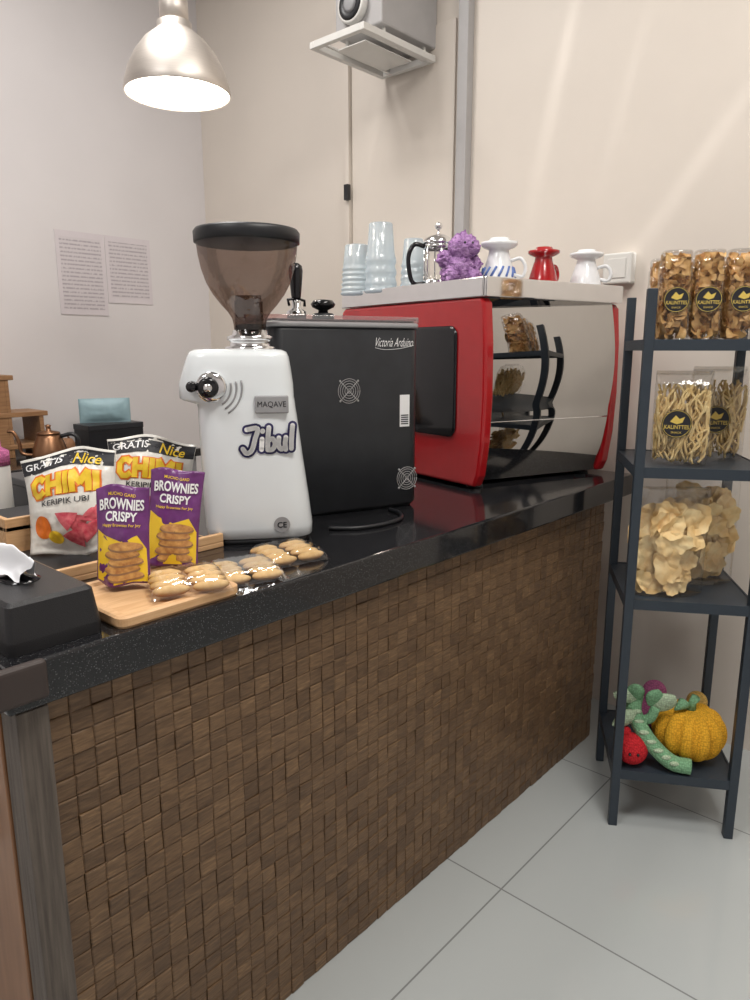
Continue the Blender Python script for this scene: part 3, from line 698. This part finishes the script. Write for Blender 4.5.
# ------------------------------------------------------------ pendant lamp
LZ=2.28
pl=thing('pendant_lamp','brushed aluminium pendant lamp with bell shade','pendant lamp',(1.52,2.24,LZ))
b=B();lathe(b,[(.172,0),(.174,.004),(.170,.03),(.156,.075),(.132,.12),(.100,.16),(.068,.186),(.056,.196),(.056,.215),(.046,.220)],56,cap=False);sh=part(pl,'shade',b,'alu')
b=B();lathe(b,[(.168,.002),(.165,.03),(.151,.073),(.127,.117),(.095,.155),(.001,.175)],56,cap=False);part(sh,'inner_lining',b,'shadein')
b=B();lathe(b,[(.046,.218),(.046,.28),(.040,.285),(.040,.34),(.03,.355),(.012,.365)],32);part(pl,'neck',b,'alu')
b=B();tube(b,[(0,0,.36),(0,0,ZC-LZ)],.004,8);part(pl,'cord',b,'black')
b=B();ball(b,(0,0,.065),.05);part(pl,'bulb',b,'bulb')

# ------------------------------------------------------------ rack
RZ=math.atan2(-.859,.512);RM=Matrix.Translation((1.967,.784,0))@Matrix.Rotation(RZ,4,'Z')
rk=thing('display_rack','charcoal metal four-tier display rack','rack',(1.967,.784,0),RZ)
RW,RD,RH=.361,.39,1.61;pw=.026
for px,py in((0,0),(RW-pw,0),(0,RD-pw),(RW-pw,RD-pw)):
    b=B();box(b,px,px+pw,py,py+pw,0,RH);part(rk,'post',b,'rack',False,bevel=.002)
SH=[.19,.738,1.126,1.475]
for z in SH:
    b=B();box(b,pw*.2,RW-pw*.2,pw*.2,RD-pw*.2,z-.006,z)
    for q in((pw,RW-pw,.001,.006),(pw,RW-pw,RD-.006,RD-.001),(.001,.006,pw,RD-pw),(RW-.006,RW-.001,pw,RD-pw)):box(b,q[0],q[1],q[2],q[3],z-.028,z+.002)
    part(rk,'shelf',b,'rack',False)
def rp(x,y,z):return RM@Vector((x,y,z))
def jar(lx,ly,z,w,h,kind,label,grp,rz=0,dpt=.8):
    t=thing('snack_jar' if kind=='chips' else 'snack_pouch',label,'snack jar' if kind=='chips' else 'snack pouch',rp(lx,ly,z+.001),RZ+rz,grp)
    r=w/2
    if kind=='chips':
        b=B();loft(b,[rrect(-r*.9,r*.9,-r*.9,r*.9,r*.35,0),rrect(-r,r,-r,r,r*.35,.006),rrect(-r,r,-r,r,r*.35,h*.86),rrect(-r*.9,r*.9,-r*.9,r*.9,r*.4,h*.90)],cap=False);part(t,'jar_body',b,'clear')
        b=B();loft(b,[rrect(-r*.94,r*.94,-r*.94,r*.94,r*.5,h*.895),rrect(-r*.96,r*.96,-r*.96,r*.96,r*.5,h*.91),rrect(-r*.96,r*.96,-r*.96,r*.96,r*.5,h*.985),rrect(-r*.9,r*.9,-r*.9,r*.9,r*.5,h)]);part(t,'lid',b,'clear')
    else:
        b=B();loft(b,[rrect(-r*.95,r*.95,-r*(dpt-.05),r*(dpt-.05),r*.2,0),rrect(-r,r,-r*dpt,r*dpt,r*.25,.03),rrect(-r,r,-r*dpt,r*dpt,r*.25,h*.74),rrect(-r*1.0,r*1.0,-r*.35,r*.35,r*.2,h*.92),rrect(-r*1.0,r*1.0,-r*.03,r*.03,r*.02,h)],cap=False);part(t,'pouch_body',b,'film')
        b=B();loft(b,[rrect(-r*1.0,r*1.0,-r*.06,r*.06,r*.03,h*.955),rrect(-r*1.0,r*1.0,-r*.05,r*.05,r*.03,h*.97)]);part(t,'zip_seal',b,'clear')
    b=B();ri=r*.88
    if kind=='chips':
        for k in range(210):
            c=Vector((rnd(-ri,ri),rnd(-ri,ri),rnd(.012,h*.95)));R=Matrix.Rotation(rnd(0,6.3),4,'Z')@Matrix.Rotation(rnd(0,3.1),4,'X')@Matrix.Rotation(rnd(0,3.1),4,'Y')
            s=rnd(.011,.020);g=[]
            for i in range(3):
                for j in range(3):
                    u,v=(i-1)*s*.75,(j-1)*s;p=c+R@Vector((u,v,(u*u-.5*v*v)*45+rnd(-.001,.001)));p.x=max(-ri,min(ri,p.x));p.y=max(-ri,min(ri,p.y));p.z=max(.004,min(h*.975,p.z));g.append(b.verts.new(p))
            for i in range(2):
                for j in range(2):b.faces.new((g[i*3+j],g[i*3+j+1],g[i*3+j+4],g[i*3+j+3]))
        part(t,'crispy_snack',b,'chip',kind='stuff')
    else:
        rx,ry=r*.90,r*(dpt-.12)
        for k in range(int(260*w/.14)):
            x,y=rnd(-rx,rx),rnd(-ry,ry);z0=rnd(.006,h*.50);l=rnd(.06,.12);dx,dy=rnd(-.045,.045),rnd(-.03,.03);bx_=rnd(-.012,.012)
            cx=lambda v:max(-rx,min(rx,v));cy=lambda v:max(-ry,min(ry,v))
            zt=min(h*.86,z0+l);sq_=1-.6*max(0,(zt/h-.72))/.28
            pts=smoothpath([(cx(x),cy(y),z0),(cx(x+dx*.4+bx_),cy(y+dy*.4),z0+(zt-z0)*.4),(cx(x+dx*.7-bx_),cy(y+dy*.8)*sq_,z0+(zt-z0)*.75),(cx(x+dx),cy(y+dy)*sq_,zt)],3)
            tube(b,pts,rnd(.0026,.0040),6)
        part(t,'crispy_snack',b,'stick',kind='stuff')
    yf=(-r if kind=='chips' else -r*dpt)-.0008;R_=.034 if kind=='chips' else .040
    lc=h*.45;ox=0 if kind=='chips' else -w*.10
    decal(t,'round_label',ell(ox,lc,R_,R_),'ink',yf)
    b=B();tube(b,arc(ox,lc,R_*.93,0,360,30,yf-.0008),.0007,5);part(t,'label_ring',b,'gold')
    P=[(ox-R_*.45,lc+R_*.15),(ox-R_*.1,lc+R_*.6),(ox+R_*.15,lc+R_*.35),(ox+R_*.5,lc+R_*.5),(ox+R_*.35,lc+R_*.1),(ox,lc-R_*.02)]
    decal(t,'emblem',P,'gold',yf-.0006)
    lettering(t,'KALINTTES',R_*1.6,ox,lc-R_*.22,'gold',yf-.0006,off=.01,h=R_*.28)
    lettering(t,'SNACK',R_*.7,ox,lc-R_*.6,'gold',yf-.0006,h=R_*.14)
    return t
for k in range(3):
    jar(.080+.084*k,.080,SH[3],.078,.235,'chips','square clear jar of brown fried chips with black label','jars on the top shelf',rad((2,-2,3,0)[k]))
for k in range(3):
    jar(.085+.092*k,.27,SH[3],.080,.235,'chips','square clear jar of brown fried chips with black label','jars on the top shelf')
jar(.130,.090,SH[2],.150,.265,'stick','clear pouch of golden fried sticks with black label','stick snack pouches',rad(-6),.55)
jar(.250,.200,SH[2],.150,.275,'stick','clear pouch of golden fried sticks behind another','stick snack pouches',rad(6),.55)
def crackerbag(lx,ly,w,h,D,rz,seed,label,n=60):
    random.seed(seed)
    t,f=pouch('cracker_bag',label,'snack bag',rp(lx,ly,SH[1]+.002),RZ+rz,w,h,D,'film',group='clear cracker bags',mname='film_bag',stand=True,crk=.006,seed=seed)
    b=B()
    for k in range(n):
        s=rnd(.032,.052);x=rnd(-w*.5+s*.8,w*.5-s*.8);z=rnd(s*.7,h*.82);q=D*.85*(1-max(0,(z/h-.5))*1.1)
        y=rnd(-q,q)*.9
        # each crisp lies roughly face-on with its own lean so edges overlap in layers
        R=Matrix.Rotation(rnd(-.55,.55),4,'Z')@Matrix.Rotation(rad(90)+rnd(-.5,.5),4,'X')@Matrix.Rotation(rnd(0,6),4,'Z');ph=rnd(0,6);fold=rnd(-5,5);asp=rnd(.7,1)
        cv=b.verts.new(Vector((x,y,z)));pr=None;NN=28
        for qq in(.2,.4,.6,.8,1):
            ring=[]
            for i in range(NN):
                a=2*math.pi*i/NN;irr=1+.08*math.sin(3*a+ph*2)+.05*math.sin(8*a+ph);px,py=s*qq*math.cos(a)*irr,s*qq*math.sin(a)*asp*irr
                p=Vector((px,py,fold*px*px+.0030*qq*qq*math.sin(7*a+ph)+.008*noise.noise(Vector((px*40,py*40,ph)))))
                p=R@p+Vector((x,y,z))
                p.x=max(-w*.485,min(w*.485,p.x));p.z=max(.006,p.z);ring.append(b.verts.new(p))
            for i in range(NN):
                j=(i+1)%NN
                if pr is None:b.faces.new((cv,ring[i],ring[j]))
                else:b.faces.new((pr[i],ring[i],ring[j],pr[j]))
            pr=ring
    part(t,'fried_crackers',b,'crack',kind='stuff')
crackerbag(.120,.090,.225,.32,.060,rad(8),3,'clear bag of wavy golden fried crackers on the shelf')
crackerbag(.240,.230,.22,.345,.060,rad(6),5,'tall clear bag of golden crackers behind another bag')
random.seed(11)
pk=thing('crochet_pumpkin','orange ribbed crochet pumpkin toy with green stem','toy',rp(.240,.130,SH[0]+.003),RZ)
b=B();rings=[]
for j in range(25):
    ph=-math.pi/2+math.pi*j/24;rr=[]
    for i in range(120):
        a=2*math.pi*i/120;rib=1-.15*abs(math.cos(a*6))**4;r_=.110*max(.02,math.cos(ph))**.8*rib;z=.088+.087*math.sin(ph)-.018*math.exp(-((1-math.sin(ph))*6))
        rr.append((r_*math.cos(a),r_*math.sin(a),z))
    rings.append(rr)
loft(b,rings);part(pk,'body',b,'orangeY')
b=B();tube(b,[(0,0,.150),(.004,0,.180),(.012,-.004,.200)],[.016,.012,.014],10);part(pk,'stem',b,'greenY')
b=B();tube(b,[(0,0,.170),(-.03,-.02,.182),(-.055,-.04,.170)],[.004,.018,.004],8);part(pk,'leaf',b,'greenY')
cg=thing('crochet_cactus','green and pale striped crochet plant toy leaning sideways','toy',rp(.092,.098,SH[0]+.003),RZ)
b=B();tube(b,smoothpath([(.135,-.080,.024),(.085,-.074,.028),(.04,-.060,.058),(.0,-.035,.10),(-.025,0,.15),(-.020,.02,.195)]),.0235,14);tube(b,smoothpath([(-.01,-.01,.125),(.02,-.02,.14),(.035,-.02,.18)]),.015,12);part(cg,'body',b,'greenY')
for (x,y,z,ang,ln,wd_) in((-.02,.0,.19,150,.085,.026),(-.02,.0,.19,100,.080,.026),(.03,-.015,.17,55,.095,.030),(-.02,-.02,.15,190,.075,.024),(.02,-.015,.18,80,.085,.024)):
    b=B();ca,sa=math.cos(rad(ang)),math.sin(rad(ang))
    up=[]
    for i in range(13):
        t_=i/12;wd=wd_*math.sin(math.pi*min(1,t_*.92+.08))**.7;cxx=x+ca*ln*t_;czz=z+sa*ln*t_-.02*t_*t_
        up.append([(cxx-sa*wd*s_,y-.006-.010*math.cos(s_*1.5)*math.sin(math.pi*t_)-.02*t_,czz+ca*wd*s_) for s_ in(-1,-.5,0,.5,1)]+[(cxx-sa*wd*s_,y+.004-.02*t_,czz+ca*wd*s_) for s_ in(1,.5,0,-.5,-1)])
    loft(b,up);part(cg,'leaf',b,'paleY' if ang in(150,55,190) else 'greenY')
b=B()
for p in((.085,-.074,.028),(.062,-.067,.042),(.04,-.060,.058),(.02,-.048,.078),(.0,-.035,.10),(-.014,-.015,.125),(-.02,0,.15)):ball(b,(p[0],p[1]-.018,p[2]+.008),.009,(1.7,1,.8),12,8)
part(cg,'stripe',b,'paleY')
for lx,ly,r_,mm_,lab in((.060,.050,.048,'redY','small red crochet ball toy with dark eyes'),(.165,.300,.052,'pinkY','pink crochet doll behind the pumpkin'),(.300,.295,.044,'yelY','yellow crochet doll beside the pumpkin')):
    t=thing('crochet_doll',lab,'toy',rp(lx,ly,SH[0]+.003),RZ)
    b=B();ball(b,(0,0,r_),r_,u=28,v=18)
    sm=ly<.1
    if sm:ball(b,(-.02,.02,r_*1.9),r_*.4)
    else:ball(b,(0,0,r_*2.4),r_*.75,u=20,v=14)
    part(t,'body',b,mm_)
    zz_=r_*1.1 if sm else r_*2.45;k_=.96 if sm else .73
    for ex in(-.012,.012):
        b=B();ball(b,(ex,-r_*k_,zz_),.005,u=8,v=6);part(t,'eye',b,'blackg')

# ------------------------------------------------------------ lights
def area(n,loc,size,power,col,rot=(0,0,0),sy=None):
    l=bpy.data.lights.new(n,'AREA');l.energy=power;l.size=size;l.color=col
    if sy:l.shape='RECTANGLE';l.size_y=sy
    o=bpy.data.objects.new(n,l);o.location=loc;o.rotation_euler=rot;COL.objects.link(o);return o
area('ceiling_light_customer',(.9,-.2,3.6),.7,50,(1,.965,.91))
area('ceiling_light_corner',(1.8,.5,3.6),.4,12,(1,.94,.87))
area('ceiling_light_bar',(1.3,2.4,3.6),.6,30,(1,.965,.93))
area('ceiling_light_entry',(-1.0,1.2,3.6),.8,34,(1,.985,.97))
def spot(n,loc,target,power,size,blend=.6,soft=.02):
    l=bpy.data.lights.new(n,'SPOT');l.energy=power;l.spot_size=rad(size);l.spot_blend=blend;l.shadow_soft_size=soft;l.color=(1,.97,.94)
    o=bpy.data.objects.new(n,l);o.location=loc;d=Vector(target)-Vector(loc);o.rotation_euler=d.to_track_quat('-Z','Y').to_euler();COL.objects.link(o)
spot('added_streak_spot',(2.62,1.244,3.6),(2.72,1.50,2.42),125,4.0,1)  # added spots, standing in for streaks that chrome reflects onto the wall
spot('added_streak_spot',(2.60,-.144,3.6),(2.72,1.03,1.955),300,2.6,1)
spot('added_streak_spot',(2.62,.90,3.6),(2.72,1.22,2.35),70,2.6,1)
l=bpy.data.lights.new('pendant_bulb_light','POINT');l.energy=5;l.color=(1,.88,.76);l.shadow_soft_size=.05
o=bpy.data.objects.new('pendant_bulb_light',l);o.location=(1.52,2.24,2.25);COL.objects.link(o)
w=bpy.data.worlds.new('w');SC.world=w;w.use_nodes=True;w.node_tree.nodes['Background'].inputs[0].default_value=(.8,.85,.9,1);w.node_tree.nodes['Background'].inputs[1].default_value=.2

# ------------------------------------------------------------ camera
A=rad(41.8);P=rad(11.8)
cd=bpy.data.cameras.new('camera');cd.sensor_width=36;cd.lens=25.92;cd.clip_start=.02
co=bpy.data.objects.new('camera',cd);COL.objects.link(co);co.location=(0,0,1.45);co.rotation_euler=(rad(90)-P,0,A-rad(90));SC.camera=co
